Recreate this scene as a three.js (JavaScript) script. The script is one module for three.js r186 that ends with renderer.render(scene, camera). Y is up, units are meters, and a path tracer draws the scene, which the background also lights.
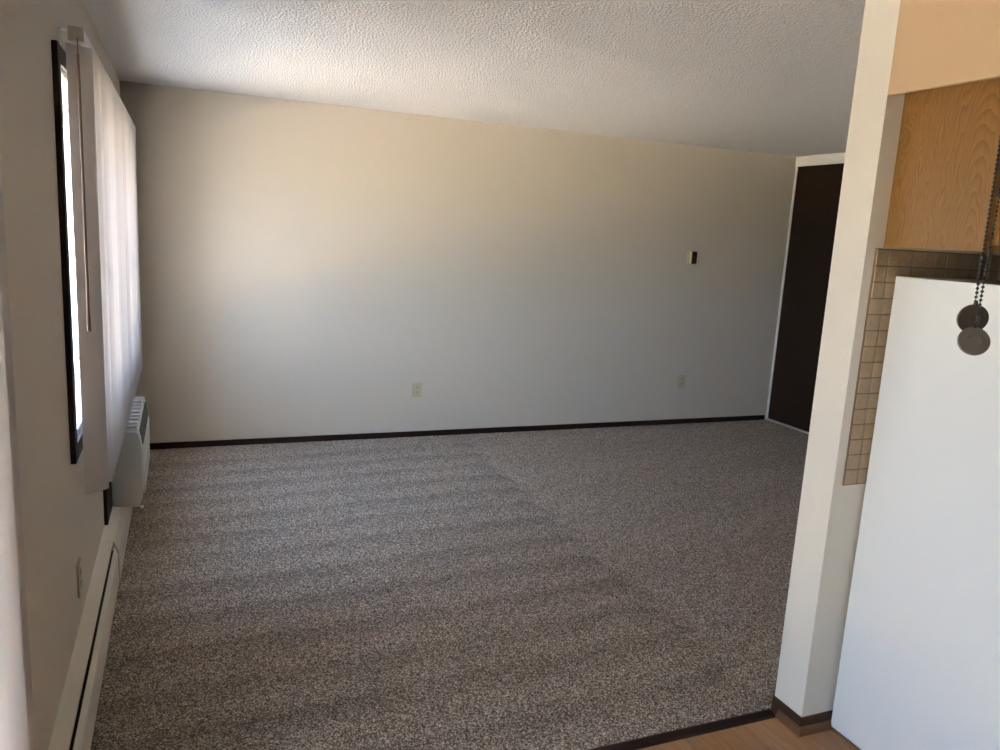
import * as THREE from 'three';
import { RoundedBoxGeometry } from 'three/addons/geometries/RoundedBoxGeometry.js';
import { mergeGeometries } from 'three/addons/utils/BufferGeometryUtils.js';

// ------------------------------------------------------------------ camera, sky, sun, exposure
const scene = new THREE.Scene();
const camera = new THREE.PerspectiveCamera(2 * Math.atan(375 / 774.88) * 180 / Math.PI, 1000 / 750, 0.05, 200);
camera.position.set(0.3567, 1.6192, 5.7402);
camera.rotation.set(-0.181, -0.3923, 0.0557, 'YXZ');
scene.add(camera);

const EXPOSURE = 7.0;
const SUN = 48, SKY = 3.1;
{ // clear sky: deeper blue overhead, paler towards the horizon, the same all round
  const w = 64, h = 64, d = new Float32Array(w * h * 4);
  for (let j = 0; j < h; j++) {
    const el = ((j + 0.5) / h - 0.5) * Math.PI, s = Math.max(0, Math.sin(el)), k = Math.pow(1 - s, 3);
    for (let i = 0; i < w; i++) {
      const o = (j * w + i) * 4;
      d[o] = SKY * (0.41 + 0.28 * k); d[o + 1] = SKY * (0.60 + 0.23 * k); d[o + 2] = SKY * (0.96 + 0.09 * k); d[o + 3] = 1;
    }
  }
  const t = new THREE.DataTexture(d, w, h, THREE.RGBAFormat, THREE.FloatType);
  t.mapping = THREE.EquirectangularReflectionMapping; t.magFilter = THREE.LinearFilter; t.needsUpdate = true;
  scene.background = t;
}
const sun = new THREE.DirectionalLight(0xffeeda, SUN);
sun.position.set(12, 21, 14); sun.target.position.set(-4, 0, 3); scene.add(sun, sun.target);
sun.castShadow = true; sun.shadow.mapSize.set(2048, 2048);
Object.assign(sun.shadow.camera, { left: -30, right: 30, top: 30, bottom: -30, near: 1, far: 80 });

const renderer = new THREE.WebGLRenderer({ antialias: true });
renderer.toneMapping = THREE.LinearToneMapping;
renderer.toneMappingExposure = EXPOSURE;
renderer.shadowMap.enabled = true;

// ------------------------------------------------------------------ helpers
let seed = 7;
const rnd = () => { seed = (seed * 1664525 + 1013904223) >>> 0; return seed / 4294967296; };
const taken = {};
function numbered(n) { taken[n] = (taken[n] ?? -1) + 1; return taken[n] ? n + '_' + String(taken[n]).padStart(3, '0') : n; }
function shade(o) { o.traverse((m) => { if (m.isMesh) { m.castShadow = true; m.receiveShadow = true; } }); return o; }
function part(name, geo, mat, parent, label) {
  const g = Array.isArray(geo) ? mergeGeometries(geo.map((q) => (q.index ? q.toNonIndexed() : q))) : geo;
  const m = new THREE.Mesh(g, mat); m.name = name; m.castShadow = m.receiveShadow = true;
  if (label) m.userData.label = label;
  parent.add(m); return m;
}
function thing(name, label, category, group, x = 0, y = 0, z = 0) {
  const o = new THREE.Group(); o.name = numbered(name); o.position.set(x, y, z);
  o.userData = { label, category }; if (group) o.userData.group = group;
  scene.add(o); return o;
}
function structure(name, geo, mat, label) {
  const m = part(name, geo, mat, scene); m.userData = { kind: 'structure', label, category: name.split('_')[0] }; return m;
}
function structureGroup(name, label) {
  const o = new THREE.Group(); o.name = name; o.userData = { kind: 'structure', label, category: name.split('_')[0] }; scene.add(o); return o;
}
// box between two corners, with uv in metres
function uvMetres(g, ox = 0, oy = 0) {
  const p = g.attributes.position, n = g.attributes.normal, uv = new Float32Array(p.count * 2);
  for (let i = 0; i < p.count; i++) {
    const ax = Math.abs(n.getX(i)), ay = Math.abs(n.getY(i)), az = Math.abs(n.getZ(i));
    const X = p.getX(i), Y = p.getY(i), Z = p.getZ(i);
    let u, v;
    if (ay >= ax && ay >= az) { u = X; v = Z; } else if (ax >= az) { u = Z; v = Y; } else { u = X; v = Y; }
    uv[2 * i] = u + ox; uv[2 * i + 1] = v + oy;
  }
  g.setAttribute('uv', new THREE.BufferAttribute(uv, 2)); return g;
}
function box(x0, x1, y0, y1, z0, z1, r = 0) {
  const w = x1 - x0, h = y1 - y0, d = z1 - z0;
  const g = r ? new RoundedBoxGeometry(w, h, d, 2, r) : new THREE.BoxGeometry(w, h, d);
  g.translate((x0 + x1) / 2, (y0 + y1) / 2, (z0 + z1) / 2);
  return uvMetres(g);
}
// profile in (x, y) swept along z
function sweepZ(pts, z0, z1, bevel = 0) {
  const s = new THREE.Shape(pts.map(([x, y]) => new THREE.Vector2(x, y)));
  const g = new THREE.ExtrudeGeometry(s, { depth: z1 - z0 - 2 * bevel, bevelEnabled: bevel > 0, bevelThickness: bevel, bevelSize: bevel, bevelOffset: -bevel, bevelSegments: 2 });
  g.translate(0, 0, z0 + bevel); return uvMetres(g);
}
function cyl(r, h, x, y, z, n = 20, r2 = r) { const g = new THREE.CylinderGeometry(r2, r, h, n); g.translate(x, y, z); return uvMetres(g); }

// ------------------------------------------------------------------ procedural textures
function hash(x, y, s) { let h = (x * 374761393 + y * 668265263 + s * 982451653) | 0; h = Math.imul(h ^ (h >>> 13), 1274126177); return ((h ^ (h >>> 16)) >>> 0) / 4294967296; }
function vnoise(x, y, per, s) { // value noise; repeats after per cells
  const xi = Math.floor(x), yi = Math.floor(y), fx = x - xi, fy = y - yi, u = fx * fx * (3 - 2 * fx), v = fy * fy * (3 - 2 * fy);
  const m = (a) => ((a % per) + per) % per, a = m(xi), b = m(xi + 1), c = m(yi), d = m(yi + 1);
  return (hash(a, c, s) * (1 - u) + hash(b, c, s) * u) * (1 - v) + (hash(a, d, s) * (1 - u) + hash(b, d, s) * u) * v;
}
function texture(w, h, fn, srgb, repU = 1, repV = 1) { // fn(i, j) -> [r, g, b] 0..1
  const d = new Uint8Array(w * h * 4);
  for (let j = 0; j < h; j++) for (let i = 0; i < w; i++) {
    const c = fn(i, j), o = (j * w + i) * 4;
    d[o] = Math.max(0, Math.min(255, c[0] * 255)); d[o + 1] = Math.max(0, Math.min(255, c[1] * 255)); d[o + 2] = Math.max(0, Math.min(255, c[2] * 255)); d[o + 3] = 255;
  }
  const t = new THREE.DataTexture(d, w, h); t.wrapS = t.wrapT = THREE.RepeatWrapping; t.magFilter = THREE.LinearFilter; t.minFilter = THREE.LinearMipmapLinearFilter; t.generateMipmaps = true;
  if (srgb) t.colorSpace = THREE.SRGBColorSpace; t.repeat.set(repU, repV); t.needsUpdate = true; return t;
}
const toS = (c) => (c <= 0.0031308 ? 12.92 * c : 1.055 * Math.pow(c, 1 / 2.4) - 0.055);
const lin = (r, g, b) => new THREE.Color().setRGB(r, g, b);

// roller-painted plaster
const plasterBump = texture(512, 512, (i, j) => {
  const a = vnoise(i / 8, j / 8, 64, 1) * 0.5 + vnoise(i / 4, j / 4, 128, 2) * 0.3 + vnoise(i / 32, j / 32, 16, 3) * 0.4; return [a / 1.2, a / 1.2, a / 1.2];
}, false, 1 / 0.5, 1 / 0.5);
// sprayed acoustic ceiling: small separate blobs
const popcorn = texture(1024, 1024, (i, j) => {
  const N = 96, C = 1024 / N; let v = 0; const ci = Math.floor(i / C), cj = Math.floor(j / C);
  for (let a = -1; a <= 1; a++) for (let b = -1; b <= 1; b++) {
    const p = (ci + a + N) % N, q = (cj + b + N) % N, x = (ci + a + hash(p, q, 11)) * C, y = (cj + b + hash(p, q, 12)) * C, rr = 2.8 + 4.2 * hash(p, q, 13);
    const d = ((i - x) * (i - x) + (j - y) * (j - y)) / (rr * rr); if (d < 1) v = Math.max(v, (0.45 + 0.55 * hash(p, q, 14)) * Math.sqrt(1 - d));
  }
  v = 0.85 * v + 0.15 * vnoise(i / 3, j / 3, 341, 13); return [v, v, v];
}, false, 1 / 1.1, 1 / 1.1);

const M = {};
M.wall = new THREE.MeshStandardMaterial({ color: lin(0.62, 0.555, 0.45), roughness: 0.7, bumpMap: plasterBump, bumpScale: 0.0006 });
M.kitchenWall = new THREE.MeshStandardMaterial({ color: lin(0.74, 0.69, 0.58), roughness: 0.6, bumpMap: plasterBump, bumpScale: 0.0006 });
M.soffit = new THREE.MeshStandardMaterial({ color: lin(0.60, 0.425, 0.25), roughness: 0.6, bumpMap: plasterBump, bumpScale: 0.0008 });
M.ceiling = new THREE.MeshStandardMaterial({ color: lin(0.84, 0.82, 0.78), roughness: 0.95, bumpMap: popcorn, bumpScale: 0.005 });
M.whitePaint = new THREE.MeshStandardMaterial({ color: lin(0.72, 0.70, 0.64), roughness: 0.45 });
M.darkTrim = new THREE.MeshPhysicalMaterial({ color: lin(0.026, 0.012, 0.008), roughness: 0.55, specularIntensity: 0.4 });
M.vinyl = new THREE.MeshStandardMaterial({ color: lin(0.78, 0.79, 0.79), roughness: 0.35 });
M.glass = new THREE.MeshPhysicalMaterial({ color: 0xffffff, roughness: 0, transmission: 1, thickness: 0, ior: 1.5 });
M.slat = new THREE.MeshPhysicalMaterial({ color: lin(0.72, 0.68, 0.645), roughness: 0.6, transmission: 0.11 });
M.rail = new THREE.MeshStandardMaterial({ color: lin(0.80, 0.77, 0.72), roughness: 0.4 });
M.clear = new THREE.MeshStandardMaterial({ color: lin(0.24, 0.18, 0.13), roughness: 0.6 });
M.heater = new THREE.MeshStandardMaterial({ color: lin(0.78, 0.72, 0.61), roughness: 0.45 });
M.fin = new THREE.MeshStandardMaterial({ color: lin(0.03, 0.03, 0.03), roughness: 0.6, metalness: 0.4 });
M.acBody = new THREE.MeshStandardMaterial({ color: lin(0.62, 0.62, 0.58), roughness: 0.42 });
M.acDark = new THREE.MeshStandardMaterial({ color: lin(0.05, 0.055, 0.06), roughness: 0.6 });
M.fridge = new THREE.MeshStandardMaterial({ color: lin(0.78, 0.79, 0.75), roughness: 0.38, bumpMap: plasterBump, bumpScale: 0.0003 });
M.black = new THREE.MeshStandardMaterial({ color: lin(0.02, 0.02, 0.02), roughness: 0.6 });
M.ivory = new THREE.MeshStandardMaterial({ color: lin(0.53, 0.46, 0.28), roughness: 0.35 });
M.slot = new THREE.MeshStandardMaterial({ color: lin(0.03, 0.025, 0.02), roughness: 0.7 });
M.brass = new THREE.MeshStandardMaterial({ color: lin(0.62, 0.50, 0.28), roughness: 0.3, metalness: 0.8 });
M.thermo = new THREE.MeshStandardMaterial({ color: lin(0.05, 0.035, 0.022), roughness: 0.3 });
M.bronze = new THREE.MeshStandardMaterial({ color: lin(0.035, 0.026, 0.020), roughness: 0.5, metalness: 0.3 });
M.litMedal = new THREE.MeshStandardMaterial({ color: lin(0.22, 0.185, 0.135), roughness: 0.45, metalness: 0.45 });  // lower medallion: light caught by its tilt put into the colour
M.shadedMedal = new THREE.MeshStandardMaterial({ color: lin(0.085, 0.068, 0.05), roughness: 0.5, metalness: 0.45 });  // upper medallion: same metal, shade on its tilt put into the colour
M.track = new THREE.MeshStandardMaterial({ color: lin(0.55, 0.52, 0.47), roughness: 0.4, metalness: 0.5 });
M.grout = new THREE.MeshStandardMaterial({ color: lin(0.22, 0.15, 0.09), roughness: 0.9 });
M.concrete = new THREE.MeshStandardMaterial({ color: lin(0.50, 0.46, 0.40), roughness: 0.95 });
M.grass = new THREE.MeshStandardMaterial({ color: lin(0.035, 0.05, 0.02), roughness: 1 });

// wood: rings of a flat-sawn log, cut lengthwise; uv in metres, v along the grain
function woodMap(w, h, wm, hm, light, dark, scale, s, wob = 1, tilt = 0.05) {
  return texture(w, h, (i, j) => {
    const x = (i / w) * wm, y = (j / h) * hm;
    const px = x + wob * 0.030 * (vnoise(x * 9, y * 2.2, 997, s) - 0.5) + wob * 0.011 * (vnoise(x * 34, y * 11, 997, s + 1) - 0.5) + wob * 0.005 * (vnoise(x * 90, y * 30, 997, s + 7) - 0.5);
    const cx = px - wm * 0.62, ring = Math.sqrt(cx * cx + Math.pow(0.02 + tilt * (y + 0.10 * vnoise(x * 7, y * 3, 997, s + 6)), 2)) * scale;
    const f = ring - Math.floor(ring), band = Math.pow(f, 2.2);
    const pore = vnoise(x * 900, y * 26, 99991, s + 3), fine = vnoise(x * 2200, y * 60, 99991, s + 4);
    let t = 0.50 * band + 0.38 * (pore > 0.66 ? (pore - 0.66) * 3 : 0) + 0.14 * fine + 0.12 * (vnoise(x * 4, y * 1.5, 997, s + 5) - 0.5);
    t = Math.max(0, Math.min(1, t));
    return [0, 1, 2].map((c) => toS(light[c] * (1 - t) + dark[c] * t));
  }, true, 1 / wm, 1 / hm);
}
const oakMap = woodMap(512, 768, 0.5, 0.75, [0.32, 0.165, 0.038], [0.135, 0.058, 0.012], 120, 31, 2.6, 0.20);
M.oak = new THREE.MeshStandardMaterial({ map: oakMap, roughness: 0.38 });
const walnutMap = woodMap(512, 1024, 1.2, 2.4, [0.026, 0.013, 0.007], [0.011, 0.005, 0.003], 60, 51, 2);
M.walnut = new THREE.MeshPhysicalMaterial({ map: walnutMap, roughness: 0.7, specularIntensity: 0.3 });
const plankMaps = [0, 1, 2].map((k) => woodMap(128, 1024, 0.125, 1.2, [[0.40, 0.225, 0.105], [0.35, 0.19, 0.085], [0.44, 0.25, 0.12]][k], [[0.26, 0.13, 0.055], [0.23, 0.115, 0.048], [0.28, 0.145, 0.06]][k], 70, 71 + 9 * k, 0.8));
M.planks = plankMaps.map((m) => new THREE.MeshStandardMaterial({ map: m, roughness: 0.42 }));
M.shoe = new THREE.MeshStandardMaterial({ color: lin(0.16, 0.075, 0.03), roughness: 0.45 });
M.trimBrown = new THREE.MeshStandardMaterial({ color: lin(0.06, 0.026, 0.013), roughness: 0.4 });

// carpet: flecked loop pile in three yarn tones, with the tracks that a vacuum cleaner left in the nap, the lean of the pile shaded into the colour
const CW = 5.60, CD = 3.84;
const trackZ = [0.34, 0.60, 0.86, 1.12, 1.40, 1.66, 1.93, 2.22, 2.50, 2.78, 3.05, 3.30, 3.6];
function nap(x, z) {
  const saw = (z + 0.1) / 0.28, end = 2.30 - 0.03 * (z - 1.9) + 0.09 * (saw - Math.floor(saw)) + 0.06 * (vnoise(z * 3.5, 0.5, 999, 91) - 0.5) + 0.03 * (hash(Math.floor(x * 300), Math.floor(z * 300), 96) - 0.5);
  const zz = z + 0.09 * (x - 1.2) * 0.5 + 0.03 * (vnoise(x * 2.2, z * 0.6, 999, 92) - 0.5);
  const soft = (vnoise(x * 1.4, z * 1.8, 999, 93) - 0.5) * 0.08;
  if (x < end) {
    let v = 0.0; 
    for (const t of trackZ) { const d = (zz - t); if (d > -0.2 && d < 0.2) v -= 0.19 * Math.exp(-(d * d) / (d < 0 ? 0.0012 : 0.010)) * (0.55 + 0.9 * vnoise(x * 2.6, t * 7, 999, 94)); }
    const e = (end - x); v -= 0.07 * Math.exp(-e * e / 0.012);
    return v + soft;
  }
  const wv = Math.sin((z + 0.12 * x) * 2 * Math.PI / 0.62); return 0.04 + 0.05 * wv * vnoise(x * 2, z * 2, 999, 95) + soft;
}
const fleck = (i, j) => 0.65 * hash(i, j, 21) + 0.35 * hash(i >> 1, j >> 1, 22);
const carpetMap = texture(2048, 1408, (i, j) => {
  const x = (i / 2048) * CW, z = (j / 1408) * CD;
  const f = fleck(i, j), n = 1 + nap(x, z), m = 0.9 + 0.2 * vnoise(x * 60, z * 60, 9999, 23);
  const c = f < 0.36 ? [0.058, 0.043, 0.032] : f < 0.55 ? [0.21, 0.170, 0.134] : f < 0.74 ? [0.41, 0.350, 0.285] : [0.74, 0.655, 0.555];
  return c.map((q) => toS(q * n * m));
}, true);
const carpetBump = texture(2048, 1408, (i, j) => { const v = fleck(i, j) * 0.8 + 0.2 * hash(i, j, 25); return [v, v, v]; }, false);
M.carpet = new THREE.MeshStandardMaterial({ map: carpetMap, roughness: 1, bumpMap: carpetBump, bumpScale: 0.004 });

const tileMaps = [0, 1, 2, 3].map((k) => texture(64, 64, (i, j) => {
  const n = vnoise(i / 5, j / 5, 64, 41 + k) * 0.6 + vnoise(i / 14, j / 14, 64, 45 + k) * 0.5, t = 0.80 + 0.28 * n - 0.015 * k;
  return [toS(0.42 * t), toS(0.305 * t), toS(0.18 * t)];
}, true, 1 / 0.05, 1 / 0.05));
M.tiles = tileMaps.map((m) => new THREE.MeshStandardMaterial({ map: m, roughness: 0.35 }));

// ------------------------------------------------------------------ the room
const H = 2.44, W = 5.522, ZF = 3.8175, ZK = 3.948, XP = 2.274, ZEND = 6.9;
{ // outer wall with the window and the patio door cut through
  const s = new THREE.Shape([[-0.15, -0.25], [ZEND + 0.15, -0.25], [ZEND + 0.15, H], [-0.15, H]].map((p) => new THREE.Vector2(...p)));
  const hole = (a, b, c, d) => s.holes.push(new THREE.Path([[a, c], [a, d], [b, d], [b, c]].map((p) => new THREE.Vector2(...p))));
  hole(0.505, 2.885, 0.845, 2.06); hole(4.46, 5.16, 0.03, 2.05);
  const g = new THREE.ExtrudeGeometry(s, { depth: 0.18, bevelEnabled: false });
  g.applyMatrix4(new THREE.Matrix4().makeBasis(new THREE.Vector3(0, 0, 1), new THREE.Vector3(0, 1, 0), new THREE.Vector3(-1, 0, 0)));
  structure('wall_left', uvMetres(g), M.wall, 'off-white painted wall on the left holding the window');
}
structure('wall_back', box(0, W + 0.22, -0.25, H, -0.15, 0), M.wall, 'off-white painted long wall at the far end of the room');
structure('wall_right', [box(W + 0.07, W + 0.22, -0.25, H, 0, ZEND), box(W, W + 0.07, 0, H, 2.45, ZEND), box(W, W + 0.07, 0, H, 0, 0.018)], M.wall, 'off-white wall on the right behind the closet doors');
structure('wall_front', box(0, W + 0.22, -0.25, H, ZEND, ZEND + 0.15), M.soffit, 'tan wall behind the camera');
structure('wall_kitchen', box(XP, W, 0, H, ZF, ZK), M.kitchenWall, 'cream partition wall ending beside the refrigerator');
structure('ceiling', box(-0.18, W + 0.22, H, H + 0.2, -0.15, ZEND + 0.15), M.ceiling, 'white sprayed popcorn-texture ceiling');
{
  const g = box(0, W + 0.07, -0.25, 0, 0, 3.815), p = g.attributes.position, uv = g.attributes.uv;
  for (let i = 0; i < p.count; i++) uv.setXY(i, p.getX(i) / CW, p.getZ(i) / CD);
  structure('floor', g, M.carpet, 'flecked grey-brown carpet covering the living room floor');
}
{ // laminate floor of the kitchen and dining side, plank by plank
  const f = structureGroup('floor_001', 'honey-coloured laminate plank floor in front of the carpet');
  part('subfloor', box(0, W + 0.07, -0.25, -0.009, 3.815, ZEND), M.slot, f);
  const pw = 0.125, geos = {};
  for (let c = 0; c * pw < W; c++) {
    let z = 3.818 - ((c * 0.437) % 1.2);
    while (z < ZEND) {
      const a = Math.max(z, 3.818), b = Math.min(z + 1.2, ZEND), x0 = c * pw, x1 = Math.min(x0 + pw, W);
      if (b - a > 0.02) {
        const g = box(0.0006, x1 - x0 - 0.0006, -0.009, 0.0, 0.0006, b - a - 0.0006, 0.0012), p = g.attributes.position, uv = g.attributes.uv;
        for (let i = 0; i < p.count; i++) uv.setXY(i, p.getX(i), p.getZ(i) + (c % 7) * 0.17);
        const m = part('plank', g, M.planks[(c * 5 + Math.round(z * 3)) % 3 < 0 ? 0 : Math.abs(c * 5 + Math.round(z * 3)) % 3], f); m.position.set(x0, 0, a);
      }
      z += 1.2;
    }
  }
}
structure('trim_1', sweepZ([[0, 0], [0.040, 0], [0.034, 0.007], [0.008, 0.010], [0, 0.008]], 0, XP - 0.015).applyMatrix4(new THREE.Matrix4().makeBasis(new THREE.Vector3(0, 0, 1), new THREE.Vector3(0, 1, 0), new THREE.Vector3(-1, 0, 0))).translate(XP - 0.015, 0, 3.812), M.darkTrim, 'dark brown strip where carpet meets laminate');
structure('baseboard_back', box(0.012, W - 0.03, 0, 0.044, 0, 0.012, 0.003), M.darkTrim, 'thin dark brown baseboard along the far wall');
{ // partition wall: baseboard with a shoe moulding
  const b = structureGroup('baseboard_kitchen', 'dark brown baseboard with lighter shoe moulding around the wall end');
  part('board', [box(XP - 0.007, XP, 0, 0.062, ZF - 0.004, ZK + 0.007, 0.002), box(XP, 2.9, 0, 0.062, ZK, ZK + 0.007, 0.002)], M.trimBrown, b);
  const q = (a) => { const pts = [[0, 0]]; for (let k = 0; k <= 6; k++) { const t = k / 6 * Math.PI / 2; pts.push([a * Math.cos(t), 0.030 * Math.sin(t)]); } return pts; };
  part('shoe_moulding', [sweepZ(q(0.010).map(([x, y]) => [-x, y]).reverse(), ZF + 0.035, ZK + 0.018).translate(XP - 0.007, 0, 0),
    sweepZ(q(0.010), 0, 0.64).applyMatrix4(new THREE.Matrix4().makeBasis(new THREE.Vector3(0, 0, 1), new THREE.Vector3(0, 1, 0), new THREE.Vector3(-1, 0, 0))).translate(2.9, 0, ZK + 0.007)], M.shoe, b, 'lighter brown shoe moulding');
}
// dropped soffit above the wall cabinet: its side board hangs a little lower than the rest
{
  const s = structureGroup('wall_soffit', 'tan painted soffit above the oak wall cabinet');
  part('side_board', box(XP + 0.0005, XP + 0.02, 2.078, H, ZK, 4.62), M.soffit, s);
  part('body', box(XP + 0.02, W, 2.13, H, ZK, 4.62), M.soffit, s);
}
structure('trim_2', box(W - 0.012, W + 0.06, 2.355, H, 0, 2.45), M.whitePaint, 'white header board above the brown closet door');
{ // sliding closet doors
  const d = structureGroup('door_1', 'dark walnut sliding closet doors at the right end of the room');
  part('panel', box(W + 0.004, W + 0.030, 0.016, 2.356, 0.018, 1.26, 0.002), M.walnut, d);
  part('panel', box(W + 0.036, W + 0.062, 0.016, 2.356, 1.22, 2.45, 0.002), M.walnut, d);
  part('finger_pull', (() => { const g = new THREE.TorusGeometry(0.024, 0.004, 8, 24); g.rotateY(Math.PI / 2); g.translate(W + 0.003, 1.0, 1.19); return uvMetres(g); })(), M.brass, d);
  part('floor_track', box(W - 0.012, W + 0.066, 0, 0.014, 0.004, 2.45, 0.003), M.track, d, 'pale metal floor track');
  part('jamb_strip', box(W - 0.006, W + 0.004, 0.0, 2.356, 0.0, 0.016), M.whitePaint, d, 'thin pale jamb strip');
}

// window with dark casing and white sliding sashes
{
  const w = structureGroup('window_1', 'white sliding window with dark brown casing behind the vertical blind');
  const z0 = 0.505, z1 = 2.885, y0 = 0.845, y1 = 2.06, c = 0.055;
  part('casing', box(0, 0.017, y0 - c, y1 + c, z1, z1 + c, 0.002), M.darkTrim, w);
  part('casing', box(0, 0.017, y0 - c, y1 + c, z0 - c, z0, 0.002), M.darkTrim, w);
  part('casing', box(0, 0.017, y0 - c, y0, z0, z1, 0.002), M.darkTrim, w);
  part('casing', box(0, 0.017, y1, y1 + c, z0, z1, 0.002), M.darkTrim, w);
  part('jamb', box(-0.10, 0, y0, y1, z1 - 0.012, z1), M.darkTrim, w); part('jamb', box(-0.10, 0, y0, y1, z0, z0 + 0.012), M.darkTrim, w);
  part('sill', box(-0.10, 0, y0, y0 + 0.012, z0 + 0.012, z1 - 0.012), M.whitePaint, w); part('head', box(-0.10, 0, y1 - 0.012, y1, z0 + 0.012, z1 - 0.012), M.whitePaint, w);
  const f = 0.032;
  part('frame', [box(-0.17, -0.10, y0, y0 + f, z0, z1, 0.004), box(-0.17, -0.10, y1 - f, y1, z0, z1, 0.004), box(-0.17, -0.10, y0 + f, y1 - f, z0, z0 + f, 0.004), box(-0.17, -0.10, y0 + f, y1 - f, z1 - f, z1, 0.004)], M.vinyl, w);
  part('track_rail', [box(-0.112, -0.108, y0 + f, y0 + f + 0.012, z0 + f, z1 - f), box(-0.142, -0.138, y0 + f, y0 + f + 0.012, z0 + f, z1 - f)], M.vinyl, w);
  const sash = (a, b, x) => {
    const s = part('sash', [box(x - 0.012, x + 0.012, y0 + f + 0.002, y0 + f + 0.034, a, b, 0.003), box(x - 0.012, x + 0.012, y1 - f - 0.05, y1 - f - 0.002, a, b, 0.003),
      box(x - 0.012, x + 0.012, y0 + f + 0.034, y1 - f - 0.05, a, a + 0.045, 0.003), box(x - 0.012, x + 0.012, y0 + f + 0.034, y1 - f - 0.05, b - 0.045, b, 0.003)], M.vinyl, w);
    part('pane', box(x - 0.003, x + 0.003, y0 + f + 0.030, y1 - f - 0.045, a + 0.04, b - 0.04), M.glass, s);
    return s;
  };
  const mid = (z0 + z1) / 2; const s1 = sash(mid - 0.02, z1 - f, -0.125); sash(z0 + f, mid + 0.02, -0.154);
  part('latch', box(-0.112, -0.095, y0 + 0.105, y0 + 0.12, 2.08, 2.14, 0.004), M.slot, s1);
}
// patio door beside the camera
{
  const d = structureGroup('door_2', 'white glazed patio door beside the camera');
  const z0 = 4.46, z1 = 5.16, y0 = 0.03, y1 = 2.05, f = 0.05;
  part('frame', [box(-0.16, -0.02, y1 - f, y1, z0, z1, 0.004), box(-0.16, -0.02, y0, y0 + 0.03, z0, z1, 0.004), box(-0.16, -0.02, y0, y1, z0, z0 + f, 0.004), box(-0.16, -0.02, y0, y1, z1 - f, z1, 0.004)], M.vinyl, d);
  const leaf = (a, b, x) => {
    const s = part('leaf', [box(x - 0.02, x + 0.02, y0 + 0.032, y0 + 0.11, a, b, 0.004), box(x - 0.02, x + 0.02, y1 - f - 0.075, y1 - f - 0.002, a, b, 0.004), box(x - 0.02, x + 0.02, y0 + 0.11, y1 - f - 0.07, a, a + 0.06, 0.004), box(x - 0.02, x + 0.02, y0 + 0.11, y1 - f - 0.07, b - 0.06, b, 0.004)], M.vinyl, d);
    part('pane', box(x - 0.003, x + 0.003, y0 + 0.10, y1 - f - 0.07, a + 0.05, b - 0.05), M.glass, s); return s;
  };
  const l2 = leaf(z0 + f, z1 - f, -0.09);
  part('handle', box(-0.070, -0.030, 0.98, 1.10, z1 - f - 0.045, z1 - f - 0.025, 0.006), M.vinyl, l2);
}
// what daylight falls on outside: a sunny concrete walk, then lawn
structure('ground', box(-9.0, -0.18, -0.45, -0.2, -30, 36), M.concrete, 'sunlit concrete walk outside the window');
structure('ground_001', box(-140, -9.0, -0.45, -0.2, -120, 120), M.grass, 'dark green lawn beyond the concrete walk');

structure('overhang_added', box(-1.6, -0.18, 2.44, 2.64, 3.7, 6.6), M.whitePaint, 'added unseen slab that cuts sky light to the patio door');  // added out of view to hold back sky light from the patio door

// ------------------------------------------------------------------ vertical blinds
function slatGeometry(w, h) { // gently curved vane, hung from its top edge (y = 0), 0.9 mm thick
  const s = new THREE.Shape(), n = 8, sag = 0.005, t = 0.0009, up = [], dn = [];
  for (let k = 0; k <= n; k++) { const a = k / n * 2 - 1; up.push(new THREE.Vector2(a * w / 2, sag * (1 - a * a) + t)); dn.unshift(new THREE.Vector2(a * w / 2, sag * (1 - a * a))); }
  s.setFromPoints([...dn.reverse(), ...up.reverse()]);
  const g = new THREE.ExtrudeGeometry(s, { depth: h, bevelEnabled: false }); g.rotateX(Math.PI / 2); return g;
}
{
  const b = thing('vertical_blind', 'white vertical blind with angled slats hanging over the window', 'blind');
  const rail = part('headrail', sweepZ([[0.034, 2.144], [0.042, 2.140], [0.070, 2.140], [0.078, 2.146], [0.078, 2.178], [0.073, 2.182], [0.034, 2.182]], 0.27, 2.83), M.rail, b);
  part('end_cap', box(0.033, 0.079, 2.139, 2.183, 2.828, 2.833, 0.001), M.rail, rail);
  for (const z of [0.5, 1.6, 2.76]) part('wall_bracket', [box(0.0, 0.003, 2.130, 2.176, z - 0.02, z + 0.02), box(0.0, 0.060, 2.182, 2.185, z - 0.02, z + 0.02), box(0.0, 0.003, 2.176, 2.185, z - 0.02, z + 0.02), box(0.03, 0.034, 2.15, 2.182, z - 0.02, z + 0.02)], M.vinyl, b, 'white metal wall bracket');
  const g = slatGeometry(0.089, 1.499), N = 31, pitch = (2.768 - 0.31) / (N - 1);
  for (let k = 0; k < N; k++) {
    const z = 2.768 - k * pitch, s = part('slat', g, M.slat, b);
    s.position.set(k ? 0.0605 : 0.058, 2.136, k ? z : 2.775); s.rotation.y = (k === 0 ? 38 : 26 + 10 * (hash(k, 3, 5) - 0.5)) * Math.PI / 180;
    const c = part('carrier', box(-0.006, 0.006, -0.004, 0.012, -0.003, 0.003, 0.001), M.rail, s); 
  }
  part('wand', [cyl(0.0042, 0.80, 0.060, 1.70, 2.835, 10), cyl(0.0065, 0.085, 0.060, 1.262, 2.835, 12, 0.0045), cyl(0.002, 0.06, 0.06, 2.12, 2.835, 8)], M.clear, b, 'brownish tilt wand with thicker grip');
}
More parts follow.
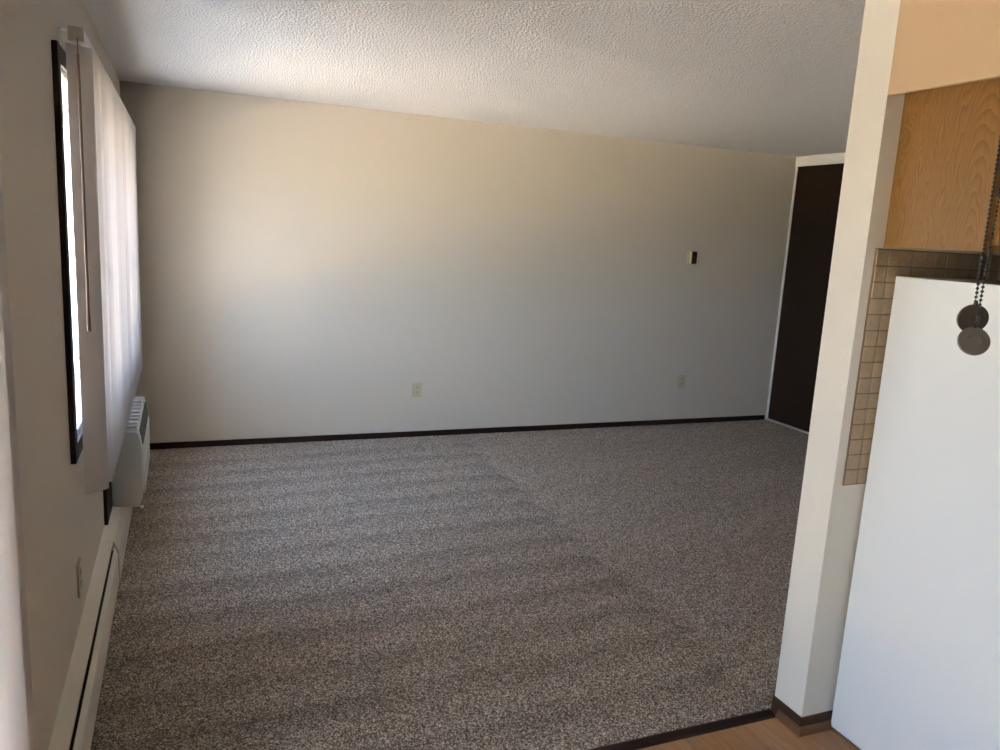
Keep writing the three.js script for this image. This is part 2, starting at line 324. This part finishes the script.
{
  const b = thing('vertical_blind', 'stacked cream vertical blind slats at the left edge of the photo', 'blind');
  const rail = part('headrail', sweepZ([[0.030, 2.115], [0.040, 2.110], [0.072, 2.110], [0.082, 2.116], [0.082, 2.155], [0.030, 2.155]], 4.17, 5.4), M.rail, b);
  part('end_cap', box(0.029, 0.083, 2.109, 2.156, 4.166, 4.17), M.rail, rail);
  for (const z of [4.3, 5.3]) part('wall_bracket', [box(0, 0.003, 2.10, 2.16, z - 0.02, z + 0.02), box(0, 0.06, 2.155, 2.159, z - 0.02, z + 0.02)], M.vinyl, b);
  const g = slatGeometry(0.089, 2.05);
  for (let k = 0; k < 13; k++) { const s = part('slat', g, M.slat, b); s.position.set(0.065, 2.09, 4.386 - k * 0.0045); s.rotation.y = (43 + 4 * (hash(k, 7, 5) - 0.5)) * Math.PI / 180; }
}

// ------------------------------------------------------------------ baseboard heater
{
  const h = thing('baseboard_heater', 'cream metal baseboard heater along the wall under the window', 'heater');
  const za = 1.02, zb = 2.16, zc = 3.80;
  part('hood', sweepZ([[0, 0.01], [0.003, 0.01], [0.003, 0.196], [0.047, 0.196], [0.047, 0.188], [0.049, 0.188], [0.0500, 0.200], [0.0, 0.2005]], zb, zc), M.heater, h);
  part('front_panel', sweepZ([[0.0565, 0.184], [0.0585, 0.186], [0.0700, 0.150], [0.0715, 0.020], [0.066, 0.016], [0.066, 0.019], [0.0690, 0.022], [0.0675, 0.149]], zb + 0.03, zc), M.heater, h);
  part('slot_shade', box(0.006, 0.064, 0.150, 0.158, zb + 0.002, zc - 0.002), M.fin, h);  // dark plate added so the open slot shows as black shade
  part('heating_fins', (() => { const a = []; for (let z = zb + 0.05; z < zc - 0.03; z += 0.02) a.push(box(0.010, 0.060, 0.060, 0.125, z, z + 0.002)); a.push(cyl(0.011, zc - zb - 0.06, 0, 0, 0, 12).rotateX(Math.PI / 2).translate(0.035, 0.092, (zb + zc) / 2)); return a; })(), M.fin, h);
  part('end_cover', sweepZ([[0, 0.005], [0.0, 0.2015], [0.0505, 0.2010], [0.052, 0.197], [0.0535, 0.1925], [0.0560, 0.1925], [0.0720, 0.150], [0.0735, 0.012], [0.070, 0.006]], za, zb), M.heater, h);
  part('end_cover', sweepZ([[0, 0.005], [0.0, 0.2015], [0.052, 0.2010], [0.0720, 0.150], [0.0735, 0.012], [0.070, 0.006]], zc, zc + 0.05), M.heater, h);
}
// ------------------------------------------------------------------ wall air conditioner
{
  const a = thing('air_conditioner', 'grey-white wall air conditioner below the window blind near the corner', 'air conditioner');
  const z0 = 0.95, z1 = 1.72;
  part('mounting_board', box(0, 0.016, 0.203, 0.64, 0.86, 1.965, 0.002), M.darkTrim, a, 'dark brown mounting board');
  part('body', sweepZ([[0.016, 0.205], [0.030, 0.200], [0.128, 0.190], [0.137, 0.193], [0.151, 0.240], [0.1565, 0.300], [0.1565, 0.460], [0.152, 0.510], [0.143, 0.560], [0.136, 0.572], [0.126, 0.576], [0.030, 0.576], [0.016, 0.572]], z0, z1, 0.006), M.acBody, a);
  const n = 9, p = (z1 - z0 - 0.04) / n;
  part('grille_recess', box(0.028, 0.124, 0.5755, 0.5775, z0 + 0.02, z1 - 0.02), M.acBody, a);
  for (let k = 0; k < n; k++) { const l = part('louvre', new RoundedBoxGeometry(0.108, 0.014, p * 0.82, 3, 0.0065), M.vinyl, a); l.position.set(0.078, 0.588, z0 + 0.02 + p * (k + 0.5)); l.rotation.x = -0.30; }
  part('grille_edge', box(0.124, 0.137, 0.5700, 0.585, z0 + 0.012, z1 - 0.012, 0.004), M.acBody, a);
  for (let k = 0; k < 5; k++) for (let r = 0; r < 2; r++) { const z = z0 + 0.05 + k * 0.135; part('vent_opening', (() => { const g = new THREE.BoxGeometry(0.006, 0.032, 0.115); g.rotateZ(0.20); g.translate(0.1455 + (r ? 0.0000 : 0.0072), r ? 0.550 : 0.512, z + 0.06); return uvMetres(g); })(), M.acDark, a); }
  const c = part('access_panel', box(0.1555, 0.1600, 0.345, 0.480, z0 + 0.05, z1 - 0.06, 0.002), M.vinyl, a);
  part('filter_door', box(0.1555, 0.1590, 0.24, 0.335, z0 + 0.05, z1 - 0.06, 0.0015), M.acBody, a);
  part('foot', new THREE.SphereGeometry(0.009, 12, 8).translate(0.146, 0.187, 1.704), M.vinyl, a);
}
// ------------------------------------------------------------------ outlets and thermostat
function outlet(label, x, y, z, turn, mat) {
  const o = thing('electrical_outlet', label, 'outlet', null, x, y, z); o.rotation.y = turn;
  const s = new THREE.Shape(); const w = 0.0375, h = 0.0585; s.moveTo(-w, -h); s.lineTo(w, -h); s.lineTo(w, h); s.lineTo(-w, h);
  part('cover_plate', uvMetres(new THREE.ExtrudeGeometry(s, { depth: 0.003, bevelEnabled: true, bevelThickness: 0.005, bevelSize: 0.004, bevelOffset: -0.004, bevelSegments: 2 })), mat, o).position.z = 0.0;
  for (const d of [-1, 1]) {
    const r = part('receptacle', (() => { const c = new THREE.Shape(); c.absarc(0, 0, 0.0165, 0.62, Math.PI - 0.62); c.absarc(0, 0, 0.0165, Math.PI + 0.62, -0.62 + 2 * Math.PI); const g = new THREE.ExtrudeGeometry(c, { depth: 0.002, bevelEnabled: true, bevelThickness: 0.0006, bevelSize: 0.0006, bevelSegments: 1 }); g.translate(0, d * 0.0195, 0.0075); return uvMetres(g); })(), mat, o);
    part('slot', [box(-0.0085, -0.0050, d * 0.0195 + 0.0005, d * 0.0195 + 0.0085, 0.0098, 0.0106), box(0.0050, 0.0085, d * 0.0195 + 0.0005, d * 0.0195 + 0.0085, 0.0098, 0.0106), cyl(0.0026, 0.0008, 0, 0, 0, 10).rotateX(Math.PI / 2).translate(0, d * 0.0195 - 0.0075, 0.0103)], M.slot, r);
  }
  part('screw', cyl(0.003, 0.001, 0, 0, 0, 10).rotateX(Math.PI / 2).translate(0, 0, 0.0082), M.track, o);
  return o;
}
outlet('ivory duplex outlet low on the middle of the far wall', 2.036, 0.377, 0, 0, M.ivory);
outlet('ivory duplex outlet low on the far wall under the thermostat', 4.506, 0.391, 0, 0, M.ivory);
outlet('cream outlet on the left wall just above the baseboard heater', 0, 0.365, 2.885, Math.PI / 2, M.ivory);
{
  const t = thing('thermostat', 'small brown and gold thermostat on the far wall', 'thermostat', null, 4.482, 1.5, 0);
  part('base_plate', box(-0.043, 0.040, -0.058, 0.058, 0, 0.008, 0.003), M.ivory, t);
  const c = part('cover', box(-0.020, 0.036, -0.053, 0.053, 0.008, 0.034, 0.004), M.thermo, t, 'dark brown cover');
  part('bezel', box(-0.027, -0.0185, -0.054, 0.054, 0.008, 0.035, 0.003), M.brass, t, 'gold edge');
  part('dial_window', box(-0.012, 0.028, 0.012, 0.044, 0.033, 0.0352, 0.0008), M.slot, c);
  part('lever', box(0.004, 0.009, -0.062, -0.052, 0.016, 0.026, 0.001), M.brass, c);
}
// ------------------------------------------------------------------ kitchen
{ // backsplash, tile by tile, part of the partition wall
  const b = structureGroup('wall_backsplash', 'beige square tile backsplash behind the refrigerator');
  const x0 = 2.3135, y1 = 1.6345, p = 0.0501, cols = 17, rows = 15;
  part('grout', box(x0 - 0.003, x0 + cols * p, y1 - rows * p - 0.002, y1 + 0.002, ZK, ZK + 0.0035), M.grout, b);
  const g = [0, 1, 2].map(() => { const q = new RoundedBoxGeometry(p - 0.0042, p - 0.0042, 0.007, 1, 0.0016); return uvMetres(q, 0.025, 0.025); });
  for (let c = 0; c < cols; c++) for (let r = 0; r < rows; r++) { const t = part('tile', g[0], M.tiles[Math.floor(hash(c, r, 77) * 4)], b); t.position.set(x0 + (c + 0.5) * p, y1 - (r + 0.5) * p, ZK + 0.0038 + 0.0006 * hash(c, r, 78)); }
}
{
  const f = thing('refrigerator', 'tall white refrigerator standing against the tiled kitchen wall', 'refrigerator');
  const x0 = 2.399, x1 = 3.15, z0 = 3.959, z1 = 4.60;
  part('cabinet_body', box(x0, x1, 0.010, 1.555, z0, z1, 0.003), M.fridge, f);
  part('door_gasket', box(x0 + 0.012, x1 - 0.012, 0.10, 1.54, z1, z1 + 0.012), M.black, f);
  const d1 = part('freezer_door', box(x0, x1, 1.09, 1.553, z1 + 0.012, z1 + 0.07, 0.010), M.fridge, f), d2 = part('door', box(x0, x1, 0.10, 1.08, z1 + 0.012, z1 + 0.07, 0.010), M.fridge, f);
  part('handle', box(x0 + 0.03, x0 + 0.055, 1.11, 1.36, z1 + 0.07, z1 + 0.105, 0.008), M.fridge, d1); part('handle', box(x0 + 0.03, x0 + 0.055, 0.70, 1.06, z1 + 0.07, z1 + 0.105, 0.008), M.fridge, d2);
  part('toe_grille', box(x0 + 0.015, x1 - 0.015, 0.014, 0.092, z1, z1 + 0.02, 0.003), M.black, f);
  for (const [x, z] of [[x0 + 0.05, z0 + 0.05], [x1 - 0.05, z0 + 0.05], [x0 + 0.05, z1 - 0.05], [x1 - 0.05, z1 - 0.05]]) part('levelling_foot', cyl(0.018, 0.014, x, 0.007, z, 14), M.black, f);
}
{
  const c = thing('wall_cabinet', 'honey oak wall cabinet mounted above the refrigerator', 'cabinet');
  const x0 = 2.343, x1 = 3.24, y0 = 1.641, y1 = 2.128, z0 = ZK, z1 = 4.254;
  const oak = (g, ox, oy) => uvMetres(g, ox, oy);
  part('side_panel', oak(box(x0, x0 + 0.016, y0, y1, z0, z1), -3.93, -1.6), M.oak, c);
  part('side_panel', oak(box(x1 - 0.016, x1, y0, y1, z0, z1), -3.8, -1.5), M.oak, c);
  part('bottom_panel', box(x0 + 0.016, x1 - 0.016, y0 + 0.014, y0 + 0.03, z0, z1), M.oak, c); part('back_panel', box(x0 + 0.016, x1 - 0.016, y0 + 0.03, y1, z0, z0 + 0.006), M.oak, c);
  part('face_frame', [box(x0 - 0.002, x0 + 0.042, y0, y1, z1, z1 + 0.019, 0.0025), box(x1 - 0.042, x1 + 0.002, y0, y1, z1, z1 + 0.019, 0.0025), box(x0 + 0.042, x1 - 0.042, y0, y0 + 0.04, z1, z1 + 0.019, 0.0025), box(x0 + 0.042, x1 - 0.042, y1 - 0.05, y1, z1, z1 + 0.019, 0.0025)].map((g) => oak(g, 0.2, 0.1)), M.oak, c);
  for (const [a, b, hx] of [[x0 + 0.022, (x0 + x1) / 2 - 0.004, 1], [(x0 + x1) / 2 + 0.004, x1 - 0.022, -1]]) {
    const zf = z1 + 0.0195, d = part('door', [box(a, a + 0.055, y0 + 0.018, y1 - 0.02, zf, zf + 0.019, 0.004), box(b - 0.055, b, y0 + 0.018, y1 - 0.02, zf, zf + 0.019, 0.004), box(a + 0.055, b - 0.055, y0 + 0.018, y0 + 0.073, zf, zf + 0.019, 0.004), box(a + 0.055, b - 0.055, y1 - 0.075, y1 - 0.02, zf, zf + 0.019, 0.004), box(a + 0.05, b - 0.05, y0 + 0.07, y1 - 0.07, zf + 0.003, zf + 0.012)].map((g) => oak(g, 0.11 * hx, 0.3)), M.oak, c);
    part('knob', new THREE.SphereGeometry(0.015, 16, 12).translate(hx > 0 ? b - 0.03 : a + 0.03, y0 + 0.06, zf + 0.034), M.brass, d);
  }
}
// ------------------------------------------------------------------ ceiling fan with its pull chains
{
  const fx = 1.172, fz = 5.138;
  const f = thing('ceiling_fan', 'dark bronze ball pull chains with two round medallions hanging from the fan', 'ceiling fan', null, fx, 0, fz);
  part('canopy', uvMetres(new THREE.LatheGeometry([[0.0, 2.44], [0.085, 2.44], [0.085, 2.425], [0.06, 2.39], [0.02, 2.37], [0, 2.37]].map((p) => new THREE.Vector2(...p)).reverse(), 28)), M.bronze, f);
  part('motor', uvMetres(new THREE.LatheGeometry([[0, 2.22], [0.06, 2.22], [0.10, 2.24], [0.13, 2.28], [0.13, 2.33], [0.10, 2.365], [0.02, 2.37], [0, 2.37]].map((p) => new THREE.Vector2(...p)), 32)), M.bronze, f);
  for (let k = 0; k < 5; k++) {
    const a = k / 5 * Math.PI * 2 + 0.35, b = part('blade', (() => { const s = new THREE.Shape(); s.moveTo(0.16, -0.045); s.lineTo(0.50, -0.06); s.quadraticCurveTo(0.56, 0, 0.50, 0.06); s.lineTo(0.16, 0.045); const g = new THREE.ExtrudeGeometry(s, { depth: 0.006, bevelEnabled: false }); g.rotateX(Math.PI / 2 + 0.2); g.translate(0, 2.30, 0); return uvMetres(g); })(), M.oak, f);
    b.rotation.y = a; part('blade_arm', box(0.11, 0.20, 2.286, 2.294, -0.015, 0.015, 0.002), M.bronze, b);
  }
  part('light_bowl', uvMetres(new THREE.LatheGeometry([[0, 2.125], [0.06, 2.135], [0.10, 2.17], [0.11, 2.215], [0.06, 2.22], [0, 2.22]].map((p) => new THREE.Vector2(...p)), 32)), M.whitePaint, f);
  const chain = (ax, ay, az, bx, by, bz) => { // beads joined by thin links
    const L = Math.hypot(bx - ax, by - ay, bz - az), n = Math.round(L / 0.0047), out = [];
    for (let k = 0; k <= n; k++) { const t = k / n; out.push(new THREE.SphereGeometry(0.0017, 8, 6).translate(ax + (bx - ax) * t, ay + (by - ay) * t, az + (bz - az) * t)); }
    const link = new THREE.TubeGeometry(new THREE.LineCurve3(new THREE.Vector3(ax, ay, az), new THREE.Vector3(bx, by, bz)), 1, 0.0005, 5); out.push(link);
    return out;
  };
  const medallion = (name, x, y, z, label, tiltX, tiltY, mat) => {
    const o = part(name, (() => { const g = new THREE.LatheGeometry([[0, -0.0018], [0.0145, -0.0018], [0.0170, -0.0008], [0.0172, 0.0004], [0.0166, 0.0016], [0.0150, 0.0019], [0.0142, 0.0013], [0, 0.0016]].map((p) => new THREE.Vector2(...p)), 40); g.rotateX(Math.PI / 2); return g; })(), mat, f, label);
    o.scale.setScalar(0.93); o.position.set(x - fx, y, z - fz); o.rotation.set(tiltX, tiltY, 0, 'YXZ');
    part('relief', (() => { const g = new THREE.TorusGeometry(0.0075, 0.0011, 6, 20, 3.6); g.rotateZ(-0.9); g.translate(0.0005, -0.0005, 0.0017); return g; })(), mat, o);
    part('eyelet', (() => { const g = new THREE.CylinderGeometry(0.002, 0.0026, 0.006, 10); g.translate(0, 0.0185, 0); return g; })(), M.bronze, o);
    return o;
  };
  // the two medallions hang at slightly different heights and distances
  medallion('medallion', 1.1625, 1.5550, 5.1455, 'upper medallion coloured darker for the shade on it', 0.12, -0.60, M.shadedMedal);
  medallion('medallion', 1.1490, 1.5320, 5.1610, 'lower medallion coloured paler for the light on it', -0.38, -0.72, M.litMedal);
  part('pull_chain', chain(1.1625 - fx, 1.574, 5.1455 - fz, -0.012, 2.13, 0.004), M.bronze, f);
  part('pull_chain', chain(1.1490 - fx, 1.553, 5.1610 - fz, 0.0, 2.13, 0.012), M.bronze, f);
}
scene.traverse((o) => { if (o.isMesh) { o.castShadow = true; o.receiveShadow = true; } });
renderer.render(scene, camera);
